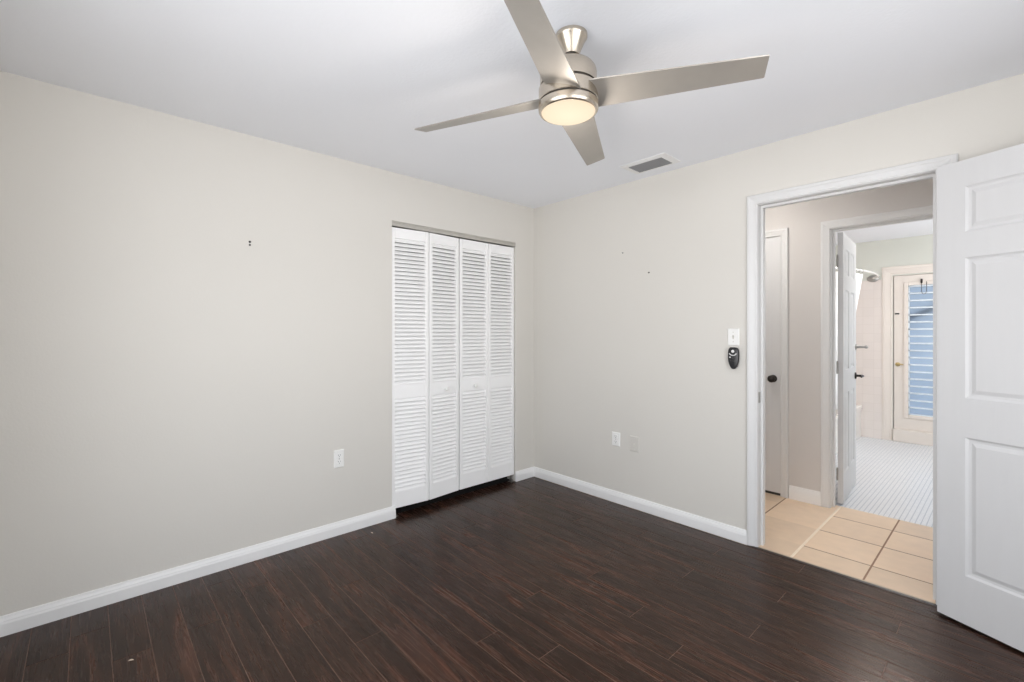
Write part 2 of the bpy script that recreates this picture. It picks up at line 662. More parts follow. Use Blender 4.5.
HY = 1.07                         # hallway's far wall
D2 = (2.045, 2.845, 2.078)        # bathroom doorway
D3 = (.945, 1.707, 2.080)         # hall door on the left
mb = MB()
wall_y(mb, HY, HY + .115, -.2, 3.75, 0, H, [(D2[0] - .012, D2[1] + .012, 0, D2[2] + .012), (D3[0] - .012, D3[1] + .012, 0, D3[2] + .012)])
# sides: hallway greige
struct(mb, 'wall_hall', M['hall_wall'], 'greige hallway wall between a closed door and the bathroom doorway', 'wall')
mb = MB()
mb.box(-.2, -.1, .115, HY, 0, H)
mb.box(3.65, 3.75, .115, HY, 0, H)
struct(mb, 'wall_hall_end', M['hall_wall'], 'end walls of the hallway beyond both sides of the doorway', 'wall')
BY = 4.17                         # bathroom far wall
D4 = (1.985, 2.80, 1.992)         # outside door
mb = MB()
wall_y(mb, BY, BY + .12, .8, 3.75, 0, H, [(D4[0], D4[1], .0, D4[2])])
struct(mb, 'wall_bath_far', M['bath_wall'], 'pale green painted bathroom wall above the tiles', 'wall')
mb = MB()
mb.box(.93, 1.885, BY - .010, BY, 0, 1.955)
struct(mb, 'wall_bath_tile', M['wall_tile'], 'pinkish white square wall tiles beside the tub', 'wall tiles')
mb = MB()
mb.box(.80, .93, 1.185, BY, 0, H)
struct(mb, 'wall_bath_left', M['wall_tile_side'], 'tiled bathroom wall along the tub', 'wall')
mb = MB()
wall_x(mb, BX, BX + .1, 1.185, BY, 0, H, [W3])
struct(mb, 'wall_bath_right', M['bath_wall'], 'pale green bathroom wall with an added daylight window', 'wall')
mb = MB()
mb.box(D3[0] - .3, D3[1] + .1, HY + .115 + .35, HY + .115 + .40, 0, H)
mb.box(D3[1] + .06, D3[1] + .1, HY + .115, HY + .115 + .35, 0, H)
struct(mb, 'wall_hall_closet', M['closet'], 'dark space behind the closed hallway door', 'wall')


# windows outside the picture: frame, sashes and sill
def window(name, axis, pos, a0, a1, z0, z1, label):
    root = thing(name, label, 'window', kind='structure')
    f = .05
    mb = MB()

    def bx(u0, u1, d0, d1, za, zb, b):
        if axis == 'x':
            b.box(pos + d0, pos + d1, u0, u1, za, zb)
        else:
            b.box(u0, u1, pos - d1, pos - d0, za, zb)
    bx(a0, a0 + f, .03, .09, z0, z1, mb)
    bx(a1 - f, a1, .03, .09, z0, z1, mb)
    bx(a0, a1, .03, .09, z0, z0 + f, mb)
    bx(a0, a1, .03, .09, z1 - f, z1, mb)
    zm = (z0 + z1) / 2
    bx(a0 + f, a1 - f, .04, .08, zm - .02, zm + .02, mb)
    mb.build('window_frame', M['trim'], root)
    s = MB()
    bx(a0 - .03, a1 + .03, -.03, .03, z0 - .03, z0, s)
    s.build('window_sill', M['trim'], root, bevel=.004)


window('window_1', 'x', RX, *W1, 'white framed window in the wall behind the open door')
window('window_2', 'y', FY, *W2, 'white framed window in the wall behind the camera')
window('window_3', 'x', BX, *W3, 'unseen white framed bathroom window added for daylight beside the outside door')

# ------------------------------------------------------------------ baseboards
BB = [(0, 0), (.015, 0), (.015, .052), (.0125, .060), (.0125, .064), (.008, .074), (.006, .083), (0, .085)]


def baseboard(name, p0, p1, nrm, label, mat='base_trim', scale=1.0):
    """profile swept from p0 to p1 along a wall; nrm points into the room"""
    mb = MB()
    n = Vector((nrm[0], nrm[1], 0))
    rows = []
    for p in (p0, p1):
        rows.append([Vector((p[0], p[1], 0)) + n * d * 1.0 + Vector((0, 0, z * scale + .0005)) for d, z in BB])
    mb.loft(rows, close=True, caps=True)
    return struct(mb, name, M[mat], label, 'baseboard')


baseboard('baseboard_left', (0, FY, 0), (0, -1.402, 0), (1, 0), 'white baseboard along the plain wall left of the closet')
baseboard('baseboard_corner', (0, -.236, 0), (0, 0, 0), (1, 0), 'short white baseboard between closet and room corner')
baseboard('baseboard_back', (0, 0, 0), (1.852, 0, 0), (0, -1), 'white baseboard from the room corner to the doorway')
baseboard('baseboard_back_end', (2.79, 0, 0), (RX, 0, 0), (0, -1), 'white baseboard behind the open door')
baseboard('baseboard_right', (RX, FY, 0), (RX, 0, 0), (-1, 0), 'white baseboard below the side window')
baseboard('baseboard_front', (0, FY, 0), (RX, FY, 0), (0, 1), 'white baseboard on the wall behind the camera')
baseboard('baseboard_hall', (1.770, HY, 0), (1.985, HY, 0), (0, -1), 'short white baseboard between the two hallway door casings', scale=1.25)
baseboard('baseboard_hall_left', (-.1, HY, 0), (.855, HY, 0), (0, -1), 'white baseboard left of the closed hallway door', scale=1.25)
baseboard('baseboard_hall_right', (2.94, HY, 0), (3.65, HY, 0), (0, -1), 'white baseboard right of the bathroom doorway', scale=1.25)

# ------------------------------------------------------------------ casings and jambs
CAS = [(.000, .0), (.000, .009), (.004, .011), (.012, .011), (.016, .009), (.030, .012), (.048, .015), (.056, .018), (.074, .018), (.080, .014), (.080, .0)]


def casing(name, op, ypl, sgn, label, mat='trim', scale=1.0, scale_r=None, zb=0.0, reveal=.005):
    """mitred door casing round opening op=(x0,x1,top) on wall plane y=ypl; sgn is the side it stands out"""
    x0, x1, zt = op[0] - reveal, op[1] + reveal, op[2] + reveal
    rows = []
    mb = MB()
    for k in range(4):
        row = []
        for d, t in CAS:
            d *= scale
            sr = (scale_r or scale) / scale
            y = ypl + sgn * t
            row.append([(x0 - d, y, zb), (x0 - d, y, zt + d), (x1 + d * sr, y, zt + d), (x1 + d * sr, y, zb)][k])
        rows.append(row)
    mb.loft(rows, close=True, caps=True)
    return tag(mb.build(name, M[mat]), label, 'door casing', kind='structure')


def jamb(name, op, y0, y1, label, mat='trim', t=.012, stop=None, zb=0.0):
    mb = MB()
    x0, x1, zt = op
    mb.box(x0 - t, x0, y0, y1, zb, zt + t)
    mb.box(x1, x1 + t, y0, y1, zb, zt + t)
    mb.box(x0, x1, y0, y1, zt, zt + t)
    if stop:
        mb.box(x0, x0 + .013, stop[0], stop[1], zb, zt)
        mb.box(x1 - .013, x1, stop[0], stop[1], zb, zt)
        mb.box(x0 + .013, x1 - .013, stop[0], stop[1], zt - .013, zt)
    return tag(mb.build(name, M[mat]), label, 'door jamb', kind='structure')


casing('trim_2', D1, 0, -1, 'white moulded casing around the open bedroom doorway', scale=.72, scale_r=.95, reveal=.003)
casing('trim_3', D1, .115, 1, 'white casing of the bedroom doorway on its hallway side')
jm = jamb('trim_4', D1, -.001, .116, 'white jamb lining the open bedroom doorway', stop=(.045, .080))
mb = MB()
mb.box(D1[0], D1[0] + .0015, .004, .036, .880, .945)
mb.build('strike_plate', M['steel'], jm)
casing('trim_5', D2, HY, -1, 'white casing around the bathroom doorway', scale=.72)
jamb('trim_6', D2, HY - .001, HY + .116, 'white jamb lining the bathroom doorway', stop=(.040 + HY, .075 + HY))
casing('trim_7', D3, HY, -1, 'white casing around the closed hallway door', scale=.68, reveal=.001)
jm3 = jamb('trim_8', D3, HY - .001, HY + .116, 'white jamb of the closed hallway door', stop=(.060 + HY, .10 + HY))
mb = MB()
mb.box(D3[1] - .0015, D3[1] + .004, HY - .004, HY + .016, .91, .97)
mb.build('strike_plate', M['steel'], jm3)
casing('trim_9', (D4[0] - .003, D4[1], D4[2] + .008), BY, -1, 'cream casing around the louvred outside door', 'cream', scale=1.22, reveal=.006)
jamb('trim_10', (D4[0], D4[1] - .002, D4[2] - .0), BY - .001, BY + .13, 'cream jamb of the louvred outside door', 'cream', t=.003)
mb = MB()
mb.box(2.03 - .045, D4[1], BY - .035, BY + .10, 0, .148)
tag(mb.build('trim_11', M['cream'], bevel=.006), 'raised cream step below the outside door', 'door sill', kind='structure')

# closet opening: track and drywall return liner
mb = MB()
mb.box(-.055, -.004, CL[0] + .001, CL[1] - .001, CL[2] - .030, CL[2] - .001)
mb.box(-.004, -.001, CL[0] + .001, CL[1] - .001, CL[2] - .012, CL[2] - .001)
mb.box(-.012, -.004, CL[0] + .001, CL[1] - .001, CL[2] - .034, CL[2] - .028)
tag(mb.build('trim_12', M['track'], bevel=.0015), 'grey metal track across the top of the closet opening', 'closet track', kind='structure')


# ------------------------------------------------------------------ moulded six panel door slab
def slab(name, wd, h, t, parent, mat, rects, loc=(0, 0, 0), rotz=0.0):
    """local x 0..wd, y 0..t, z 0..h ; sunk and raised panels on both faces"""
    mb = MB()
    xs = sorted({0, wd} | {r[0] for r in rects} | {r[1] for r in rects})
    zs = sorted({0, h} | {r[2] for r in rects} | {r[3] for r in rects})
    lv = [(0, 0), (.009, .007), (.019, .008), (.037, .002)]
    for side in (0, 1):
        def P(x, z, d):
            return (x, d if side == 0 else t - d, z)
        for a, b in zip(xs, xs[1:]):
            for c, d in zip(zs, zs[1:]):
                inside = any(r[0] <= a + 1e-6 and r[1] >= b - 1e-6 and r[2] <= c + 1e-6 and r[3] >= d - 1e-6 for r in rects)
                if not inside:
                    mb.quad([P(a, c, 0), P(b, c, 0), P(b, d, 0), P(a, d, 0)])
        for r in rects:
            rings = []
            for i, dep in lv:
                rings.append([P(r[0] + i, r[2] + i, dep), P(r[1] - i, r[2] + i, dep), P(r[1] - i, r[3] - i, dep), P(r[0] + i, r[3] - i, dep)])
            mb.loft(rings, close=True)
            mb.quad(rings[-1])
    mb.quad([(0, 0, 0), (0, t, 0), (0, t, h), (0, 0, h)])
    mb.quad([(wd, 0, 0), (wd, t, 0), (wd, t, h), (wd, 0, h)])
    mb.quad([(0, 0, h), (wd, 0, h), (wd, t, h), (0, t, h)])
    mb.quad([(0, 0, 0), (wd, 0, 0), (wd, t, 0), (0, t, 0)])
    o = mb.build(name, mat, parent, loc=loc, rotz=rotz)
    bm = bmesh.new()
    bm.from_mesh(o.data)
    bmesh.ops.remove_doubles(bm, verts=bm.verts, dist=1e-5)
    bmesh.ops.recalc_face_normals(bm, faces=bm.faces)
    bm.to_mesh(o.data)
    bm.free()
    return o


def six(wd, z=(.216, .832, 1.006, 1.631, 1.745, 1.949), stile=.104, mid=.10):
    pw = (wd - 2 * stile - mid) / 2
    out = []
    for a in (stile, stile + pw + mid):
        for i in (0, 2, 4):
            out.append((a, a + pw, z[i], z[i + 1]))
    return out


def ball_knob(parent, name, at, direction, mat, r=.027):
    """round door knob: rose, neck, ball; direction is a unit vector the knob points to"""
    d = Vector(direction).normalized()
    q = Vector((0, 0, 1)).rotation_difference(d).to_matrix().to_4x4()
    mt = Matrix.Translation(Vector(at)) @ q
    mb = MB()
    prof = [(.030, 0), (.030, .004), (.024, .008), (.011, .010), (.010, .024)]
    for i in range(0, 11):
        a = -pi / 2 * .75 + (pi / 2 * .75 + pi / 2) * i / 10
        prof.append((max(.001, r * cos(a)), .024 + r * .70 + r * .72 * sin(a)))
    mb.lathe(prof, 24, mt)
    return mb.build(name, mat, parent, smooth=True)


def hinge(parent, at, rotz=0, mat='trim', h=.09):
    mb = MB()
    mb.lathe([(.006, -h / 2), (.006, h / 2)], 12)
    mb.lathe([(.004, h / 2), (.0055, h / 2 + .004), (.002, h / 2 + .008)], 12)
    mb.box(.004, .030, .0005, .0025, -h / 2, h / 2)
    return mb.build('hinge', M[mat], parent, loc=at, rotz=rotz, smooth=True)


# bedroom door, swung back almost to the wall
A1 = radians(-23.6)
d1 = thing('door_1', 'white six panel bedroom door swung wide open at right', 'door', (2.723, -.092, .012), A1, kind='structure')
slab('door_slab', .76, 2.066, .035, d1, M['door'], six(.76))
ball_knob(d1, 'door_knob', (.70, 0, .90), (0, -1, 0), M['bronze'])
ball_knob(d1, 'door_knob', (.70, .035, .90), (0, 1, 0), M['bronze'])
for z in (.20, 1.03, 1.86):
    hinge(d1, (-.006, .0365, z), 0)

# closed hallway door
d3 = thing('door_2', 'closed white hallway door with round black knob at left of doorway', 'door', (D3[0] + .0015, HY + .003, .022), kind='structure')
slab('door_slab', D3[1] - D3[0] - .003, 2.0565, .035, d3, M['door'], six(D3[1] - D3[0] - .003))
ball_knob(d3, 'door_knob', (.705, 0, .915), (0, -1, 0), M['bronze'], r=.029)
mb = MB()
mb.box(0, .755, .002, .034, -.021, -.001)
mb.build('door_gap_shade', M['hole'], d3)  # dark strip standing in for the shaded gap below the door

# bathroom door, open into the bathroom
bd0 = Vector((2.094, HY + .134, .010))
bdA = math.atan2(.70, -.052)
d2 = thing('door_3', 'open white bathroom door seen nearly edge on in the hallway doorway', 'door', bd0, bdA, kind='structure')
# local +x along the door, local -y face looks to the right (towards the tiles' open floor)
slab('door_slab', .70, 2.06, .035, d2, M['door'], six(.70))
lv = MB()
q = Matrix.Translation((.635, 0, .930)) @ Matrix.Rotation(pi / 2, 4, 'X')
lv.lathe([(.029, 0), (.029, .006), (.024, .010), (.010, .012), (.010, .050)], 24, q)
lv.tube([(.640, -.050, .930), (.620, -.055, .930), (.580, -.056, .930), (.535, -.054, .928)], [.010, .010, .008, .007], 10)
lv.build('lever_handle', M['bronze'], d2, smooth=True)
ball_knob(d2, 'door_knob', (.635, .035, .930), (0, 1, 0), M['bronze'], r=.024)
hk = MB()
q = Matrix.Translation((.672, 0, 1.175)) @ Matrix.Rotation(pi / 2, 4, 'X')
hk.lathe([(.026, 0), (.026, .005), (.012, .010), (.009, .060), (.013, .068), (.013, .080), (.006, .086)], 20, q)
hk.build('robe_hook', M['steel'], d2, smooth=True)
for z in (.22, 1.03, 1.84):
    h_ = hinge(d2, (-.006, .0365, z), 0, 'steel')

# ------------------------------------------------------------------ outside door with louvred glass
d4 = thing('door_4', 'cream outside door with blue louvred glass at the end of bathroom', 'door', (D4[0] + .006, BY + .005, .150), kind='structure')
dw, dh, dt = D4[1] - D4[0] - .012, D4[2] - .150 - .004, .04
ga, gb, gz0, gz1 = 2.118 - d4.location.x, dw - .127, .325 - .150, 1.872 - .150
mb = MB()
wall_y(mb, 0, dt, 0, dw, 0, dh, [(ga, gb, gz0, gz1)])
mb.build('door_slab', M['cream'], d4)
mb = MB()
fr = .034
for (a, b, c, d) in ((ga - fr, ga + .006, gz0 - fr, gz1 + fr), (gb - .006, gb + fr, gz0 - fr, gz1 + fr)):
    mb.box(a, b, -.012, .0, c, d)
mb.box(ga + .006, gb - .006, -.012, .0, gz0 - fr, gz0 + .006)
mb.box(ga + .006, gb - .006, -.012, .0, gz1 - .006, gz1 + fr)
mb.build('glass_frame', M['cream'], d4, bevel=.003)
# glass louvre blades, one part; their bright lower edges another
gl, ed = MB(), MB()
pitch = .0845
n = int((gz1 - gz0) / pitch) + 1
for i in range(n):
    z0 = gz0 + i * pitch
    z1 = min(z0 + pitch + .006, gz1)
    gl.box(ga + .001, gb - .001, .018, .022, z0, z1, mat=None)
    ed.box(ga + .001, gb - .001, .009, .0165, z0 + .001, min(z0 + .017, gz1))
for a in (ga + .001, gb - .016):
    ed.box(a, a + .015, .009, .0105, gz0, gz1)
gl.build('louvre_glass', M['slat'], d4)
ed.build('louvre_edge', M['edge'], d4)
# bolt, lock and hanging hook
mb = MB()
mb.box(.010, .050, -.010, 0, 1.375, 1.392)
mb.box(.018, .030, -.016, -.010, 1.378, 1.389)
mb.build('slide_bolt', M['bronze'], d4, bevel=.002)
lk = MB()
lk.lathe([(.024, 0), (.024, .005), (.012, .010), (.010, .020)], 20, Matrix.Translation((.036, 0, .775)) @ Matrix.Rotation(pi / 2, 4, 'X'))
lk.tube([(.036, -.020, .775), (.07, -.024, .778), (.092, -.024, .772)], [.008, .007, .006], 8)
lk.build('door_lock', M['brass'], d4, smooth=True)
hk = thing('wire_hook', 'small dark wire hook hanging over the louvred glass', 'hook', (d4.location.x + .275, BY - .008, 1.80))
mb = MB()
mb.tube([(-.022, 0, .105), (-.022, -.006, .06), (-.022, -.012, -.01), (-.015, -.014, -.035), (0, -.014, -.045), (.015, -.014, -.035), (.022, -.012, -.01), (.022, -.006, .06), (.022, 0, .100)], .0028, 8)
mb.build('wire', M['bronze'], hk, smooth=True)
mb = MB()
mb.box(-.032, -.014, -.006, .013, .085, .135)
mb.build('clip', M['bronze'], hk, bevel=.002)
# porch outside: deck, roof and slanted rail
mb = MB()
mb.box(1.2, 3.75, 4.45, 5.9, -.16, -.06)
tag(mb.build('porch_floor', M['porch']), 'porch floor outside the louvred door', 'porch floor', kind='structure')
mb = MB()
Lr = 1.0
mb.box(-Lr / 2, Lr / 2, -.016, .016, -.024, .024, mat=Matrix.Translation((2.40, BY + .075, 1.62)) @ Matrix.Rotation(radians(-27), 4, 'Y'))
tag(mb.build('rail', M['rail'], bevel=.004), 'slanted slate blue rail seen through the louvred glass', 'rail', kind='structure')


# ------------------------------------------------------------------ bathtub, curtain rod, curtain
t = thing('bathtub', 'white bathtub against the tiled wall behind the bathroom door', 'bathtub', (1.31, 3.41, .001))
mb = MB()
hx, hy, hz = .378, .748, .395


def ring(ix, iy, z, r=.0, n=6):
    pts = []
    for sx, sy, a0 in ((1, 1, 0), (-1, 1, 90), (-1, -1, 180), (1, -1, 270)):
        for k in range(n):
            a = radians(a0 + 90 * k / (n - 1))
            pts.append((sx * (hx - ix - r) + r * cos(a), sy * (hy - iy - r) + r * sin(a), z))
    return pts


mb.loft([ring(.012, .002, 0, .01), ring(.012, .002, hz - .05, .01), ring(0, 0, hz - .045, .015), ring(0, 0, hz - .006, .015), ring(.008, .008, hz, .015),
         ring(.06, .07, hz, .10), ring(.075, .085, hz - .012, .11), ring(.11, .14, .12, .12), ring(.15, .20, .075, .12)], close=True)
b0 = ring(.15, .20, .075, .12)
mb.quad(b0)
mb.quad(list(reversed(ring(.012, .002, 0, .01))))
mb.build('tub_body', M['enamel'], t, smooth=True)

rod = thing('shower_curtain_rod', 'curved white shower curtain rod fixed above the wall tiles', 'curtain rod', (1.84, BY, 1.985))
mb = MB()
pts = []
pts = [(-.048, -.012, -.008), (-.030, -.050, -.004)]
for i in range(1, 25):
    f = (i + 1) / 25
    pts.append((.005 - .175 * f + .125 * sin(pi * f), -.006 - (BY - 2.66) * f, 0))
mb.tube(pts, .0125, 12)
mb.build('rod', M['enamel'], rod, smooth=True)
mb = MB()
mb.lathe([(.060, 0), (.062, .006), (.052, .018), (.030, .026), (.017, .034)], 28, Matrix.Translation((-.048, -.001, -.010)) @ Matrix.Rotation(pi / 2, 4, 'X') @ Matrix.Diagonal((1, .72, 1, 1)))
mb.build('flange', M['steel'], rod, smooth=True)
mb = MB()
mb.box(.93, 1.70, 2.56, 2.655, 0, H)
struct(mb, 'wall_bath_partition', M['wall_tile'], 'short tiled wall at the near end of the tub', 'wall')

def rod_x(yw):
    f = (BY - yw) / (BY - 2.66)
    return 1.845 - .175 * f + .125 * sin(pi * f)


cu = thing('shower_curtain', 'white shower curtain bunched on the curved rod', 'shower curtain', (1.80, 2.95, .40))
mb = MB()
rows = []
nz_, ny_ = 18, 60
for j in range(nz_ + 1):
    f = j / nz_
    z = .05 + f * (1.545 - .05)
    row = []
    for i in range(ny_ + 1):
        s = i / ny_
        y = -.20 + .48 * s
        xo = -.19 * (1 - f) + (rod_x(2.95 + y) - 1.80) * f
        row.append((xo + .030 * sin(s * 2 * pi * 7 + .3 * sin(3 * f)) * (1 - .25 * f), y + .012 * sin(s * 29 + f * 2), z))
    rows.append(row)
mb.loft(rows)
c_ = mb.build('curtain_cloth', M['curtain'], cu, smooth=True)
sd = c_.modifiers.new('solid', 'SOLIDIFY')
sd.thickness = .0025
for i in range(7):
    s = (i + .5) / 7
    y = -.20 + .48 * s
    mb = MB()
    xr = rod_x(2.95 + y) - 1.80
    ps = []
    for k in range(17):
        a = 2 * pi * k / 16
        ps.append((xr + .021 * cos(a), y, 1.5765 + .0245 * sin(a)))
    mb.tube(ps, .0022, 6)
    mb.build('curtain_ring', M['steel'], cu, smooth=True)


# ------------------------------------------------------------------ louvred bifold doors
PW, PT, ZB, ZT = .2915, .026, .058, 2.056


def bifold(label, segs, knob_panel, knob_u):
    x, y = segs[0][0]
    root = thing('bifold_door', label, 'closet door', (x, y, 0), group='louvred closet bifold doors')
    for k, (p0, p1) in enumerate(segs):
        ang = math.atan2(p1[1] - p0[1], p1[0] - p0[0]) - pi / 2
        L = math.hypot(p1[0] - p0[0], p1[1] - p0[1])
        st = .027
        mb = MB()
        mb.box(-PT, 0, 0, st, ZB, ZT)
        mb.box(-PT, 0, L - st, L, ZB, ZT)
        for z0, z1 in ((ZB, .170), (.836, .934), (1.982, ZT)):
            mb.box(-PT + .001, -.001, st, L - st, z0, z1)
        pan = mb.build('door_panel', M['bifold'], root, bevel=.0025, loc=(p0[0] - x, p0[1] - y, 0), rotz=ang)
        for z0, z1 in ((.170, .836), (.934, 1.982)):
            n = round((z1 - z0) / .0288)
            pt = (z1 - z0) / n
            sl = MB()
            for i in range(n):
                zc = z0 + pt * (i + .5)
                m4 = Matrix.Translation((-PT / 2 - .0005, 0, zc)) @ Matrix.Rotation(radians(48), 4, 'Y')
                # rounded slat section
                sec = []
                hw, ht = .0180, .0042
                for a in range(0, 181, 45):
                    sec.append((hw - ht + ht * sin(radians(a)), ht * cos(radians(a))))
                for a in range(180, 361, 45):
                    sec.append((-hw + ht + ht * sin(radians(a)), ht * cos(radians(a))))
                rows = []
                for yy in (st - .002, L - st + .002):
                    rows.append([m4 @ Vector((u, yy, v)) for u, v in sec])
                sl.loft(rows, close=True, caps=True)
            sl.build('louvre_slats', M['bifold'], pan, smooth=True)
        if k == knob_panel:
            kb = MB()
            mt = Matrix.Translation((-.001, knob_u, .876)) @ Matrix.Rotation(pi / 2, 4, 'Y')
            kb.lathe([(.008, 0), (.007, .008), (.011, .012), (.0165, .018), (.0180, .024), (.014, .031), (.006, .033)], 20, mt)
            kb.build('knob', M['plastic'], pan, smooth=True)
    # pivot pin and bracket under the outer panel
    pv = MB()
    return root


X0 = -.014
b1 = bifold('left pair of white louvred closet doors, slightly folded outward', [((X0, -1.4215), (.012, -1.1300)), ((.012, -1.1200), (X0, -.8345))], 1, .150)
b2 = bifold('right pair of white louvred closet doors beside the corner, closed flat', [((X0, -.8235), (X0, -.5315)), ((X0, -.5285), (X0, -.2375))], 0, .145)
for root, yy in ((b1, .028), (b2, .560)):
    mb = MB()
    mb.lathe([(.005, .020), (.005, .062)], 12, Matrix.Translation((-.012, yy, 0)))
    mb.box(-.030, .012, yy - .022, yy + .022, .0005, .004)
    mb.box(-.024, .000, yy - .010, yy + .010, .004, .022)
    mb.build('pivot_bracket', M['steel'], root)


# ------------------------------------------------------------------ ceiling fan
FX, FYY = 1.8246, -1.6497
BXC, BYC = 1.8185 - FX, -1.661 - FYY          # the hanging body sits a touch off the canopy, as the ball joint leans
fan = thing('ceiling_fan', 'brushed nickel ceiling fan with four silver blades and round lit lamp', 'ceiling fan', (FX, FYY, H))


def zz(z):
    return z - H


lean = Matrix.Translation((BXC, BYC, 0))
mb = MB()
mb.lathe([(.060, zz(2.4395)), (.060, zz(2.428)), (.057, zz(2.423)), (.054, zz(2.419)), (.046, zz(2.402)), (.037, zz(2.382)), (.032, zz(2.368)), (.030, zz(2.362))], 56)
mb.build('canopy', M['nickel'], fan, smooth=True)
mb = MB()
mb.lathe([(.0235, zz(2.366)), (.0235, zz(2.340))], 40, Matrix.Translation((BXC * .5, BYC * .5, 0)))
mb.build('neck_ring', M['groove'], fan, smooth=True)
mb = MB()
mb.lathe([(.026, zz(2.350)), (.028, zz(2.345)), (.034, zz(2.338)), (.052, zz(2.331)), (.078, zz(2.323)), (.096, zz(2.312)), (.104, zz(2.300)), (.107, zz(2.286)), (.107, zz(2.243))], 64, lean)
mb.build('motor_cover', M['nickel'], fan, smooth=True)
mb = MB()
mb.lathe([(.096, zz(2.246)), (.1020, zz(2.243)), (.1020, zz(2.234)), (.096, zz(2.231))], 64, lean)
mb.build('shadow_gap', M['groove'], fan, smooth=True)
mb = MB()
mb.lathe([(.090, zz(2.235)), (.108, zz(2.234)), (.112, zz(2.231)), (.112, zz(2.184)), (.110, zz(2.182)), (.095, zz(2.1815))], 64, lean)
mb.build('blade_housing', M['nickel'], fan, smooth=True)
mb = MB()
mb.lathe([(.095, zz(2.184)), (.1075, zz(2.1825)), (.1075, zz(2.1765)), (.095, zz(2.175))], 64, lean)
mb.build('shadow_gap', M['groove'], fan, smooth=True)
lk = MB()
lk.lathe([(.095, zz(2.178)), (.109, zz(2.1775)), (.1130, zz(2.174)), (.1135, zz(2.160)), (.112, zz(2.150)), (.108, zz(2.1435)), (.1035, zz(2.1415)), (.1015, zz(2.1425)), (.1010, zz(2.148))], 64, lean, cap1=False)
lk.build('lamp_rim', M['nickel'], fan, smooth=True)
mb = MB()
prof = [(.1008, zz(2.1485)), (.1003, zz(2.1430)), (.098, zz(2.1395))]
for i in range(1, 8):
    f = i / 8
    prof.append((.098 * cos(f * pi / 2), zz(2.1395) - .006 * sin(f * pi / 2)))
prof.append((.002, zz(2.1335)))
mb.lathe(prof, 64, lean)
mb.build('lamp_diffuser', M['lamp'], fan, smooth=True)
# the fan lamp's own light, leaving just under its glass
ld = bpy.data.lights.new('fan_lamp_light', 'POINT')
ld.energy = 5.5
ld.color = (1.0, .92, .84)
ld.shadow_soft_size = .045
lo = bpy.data.objects.new('fan_lamp_light', ld)
lo.location = (BXC, BYC, zz(2.035))
COL.objects.link(lo)
lo.parent = fan

zb, th0, rt, wt, ph, w0 = 2.2022, radians(26.97), 0.6702, 0.0977, -0.2809, 0.1401
dth = (0.0312, 0.0222, -0.0552, 0.0019)
dro = (-0.0086, -0.0150, -0.0122, -0.0000)
for kb_ in range(4):
    a = th0 + kb_ * pi / 2 + dth[kb_]
    mb = MB()
    tk = .0055
    rows = []
    stations = [(.055, .120), (.085, .1405), (.13, w0), (.25, w0 - (w0 - wt) * .23), (.40, w0 - (w0 - wt) * .52), (.55, w0 - (w0 - wt) * .80), (rt - .004, wt), (rt, wt - .006)]
    for u, wd in stations:
        z = zz(zb) + dro[kb_] * u
        ro = []
        e = .0022
        for v, tt in ((-wd / 2, 0), (-wd / 2 + e, tk / 2), (wd / 2 - e, tk / 2), (wd / 2, 0), (wd / 2 - e, -tk / 2), (-wd / 2 + e, -tk / 2)):
            vx = v * cos(ph) - tt * sin(ph)
            vz = v * sin(ph) + tt * cos(ph)
            ro.append((BXC + u * cos(a) - vx * sin(a), BYC + u * sin(a) + vx * cos(a), z + vz))
        rows.append(ro)
    mb.loft(rows, close=True, caps=True)
    mb.build('fan_blade', M['blade'], fan, smooth=True)

# ------------------------------------------------------------------ ceiling vent
vt = thing('air_vent', 'white framed ceiling air vent with grey louvres near the doorway wall', 'air vent', (1.314, -.229, H))
vx, vy = .166, .108
ix, iy = .124, .072
mb = MB()
for s in (-1, 1):
    mb.loft([[(s * (vx if k < 2 else ix), q * (vy if k < 2 else iy), zq) for k, zq in ((0, -.0005), (1, -.004), (2, -.010), (3, -.002))] for q in (-1, 1)], close=True)
    mb.loft([[(q * (vx if k < 2 else ix), s * (vy if k < 2 else iy), zq) for k, zq in ((0, -.0005), (1, -.004), (2, -.010), (3, -.002))] for q in (-1, 1)], close=True)
mb.build('vent_frame', M['base_trim'], vt)
mb = MB()
mb.box(-ix, ix, -iy, iy, -.0012, -.0004)
mb.build('duct_opening', M['vent_dark'], vt)
n = 8
for i in range(n):
    yc = -iy + (i + .5) * 2 * iy / n
    mb = MB()
    mb.box(-ix, ix, -.0098, .0098, -.0006, .0006, mat=Matrix.Translation((0, yc, -.0068)) @ Matrix.Rotation(radians(-24), 4, 'X'))
    mb.build('vent_slat', M['vent'], vt)


# ------------------------------------------------------------------ unseen flush lamps added to brighten hallway and bathroom
def added_flush_lamp(label, loc, strength):
    r = thing('added_ceiling_light', label, 'added ceiling light', loc, group='added opal glass ceiling lamps')
    b = MB()
    b.lathe([(.150, 0), (.150, -.018), (.140, -.026), (.130, -.026)], 40)
    b.build('base', M['nickel'], r, smooth=True)
    b = MB()
    b.lathe([(.136, -.020)] + [(.136 * cos(f * pi / 20), -.026 - .062 * sin(f * pi / 20)) for f in range(0, 10)] + [(.002, -.088)], 40)
    m = bpy.data.materials.new('added_lamp_glow')
    k = NT(m)
    nz = k.n('ShaderNodeTexNoise')
    nz.inputs['Scale'].default_value = 4
    rp = k.n('ShaderNodeValToRGB')
    rp.color_ramp.elements[0].color = (1, .95, .90, 1)
    rp.color_ramp.elements[1].color = (1, .97, .93, 1)
    k.l(nz.outputs['Fac'], rp.inputs['Fac'])
    k.l(rp.outputs[0], k.b.inputs['Emission Color'])
    k.b.inputs['Emission Strength'].default_value = strength
    b.build('glass_dome', m, r, smooth=True)


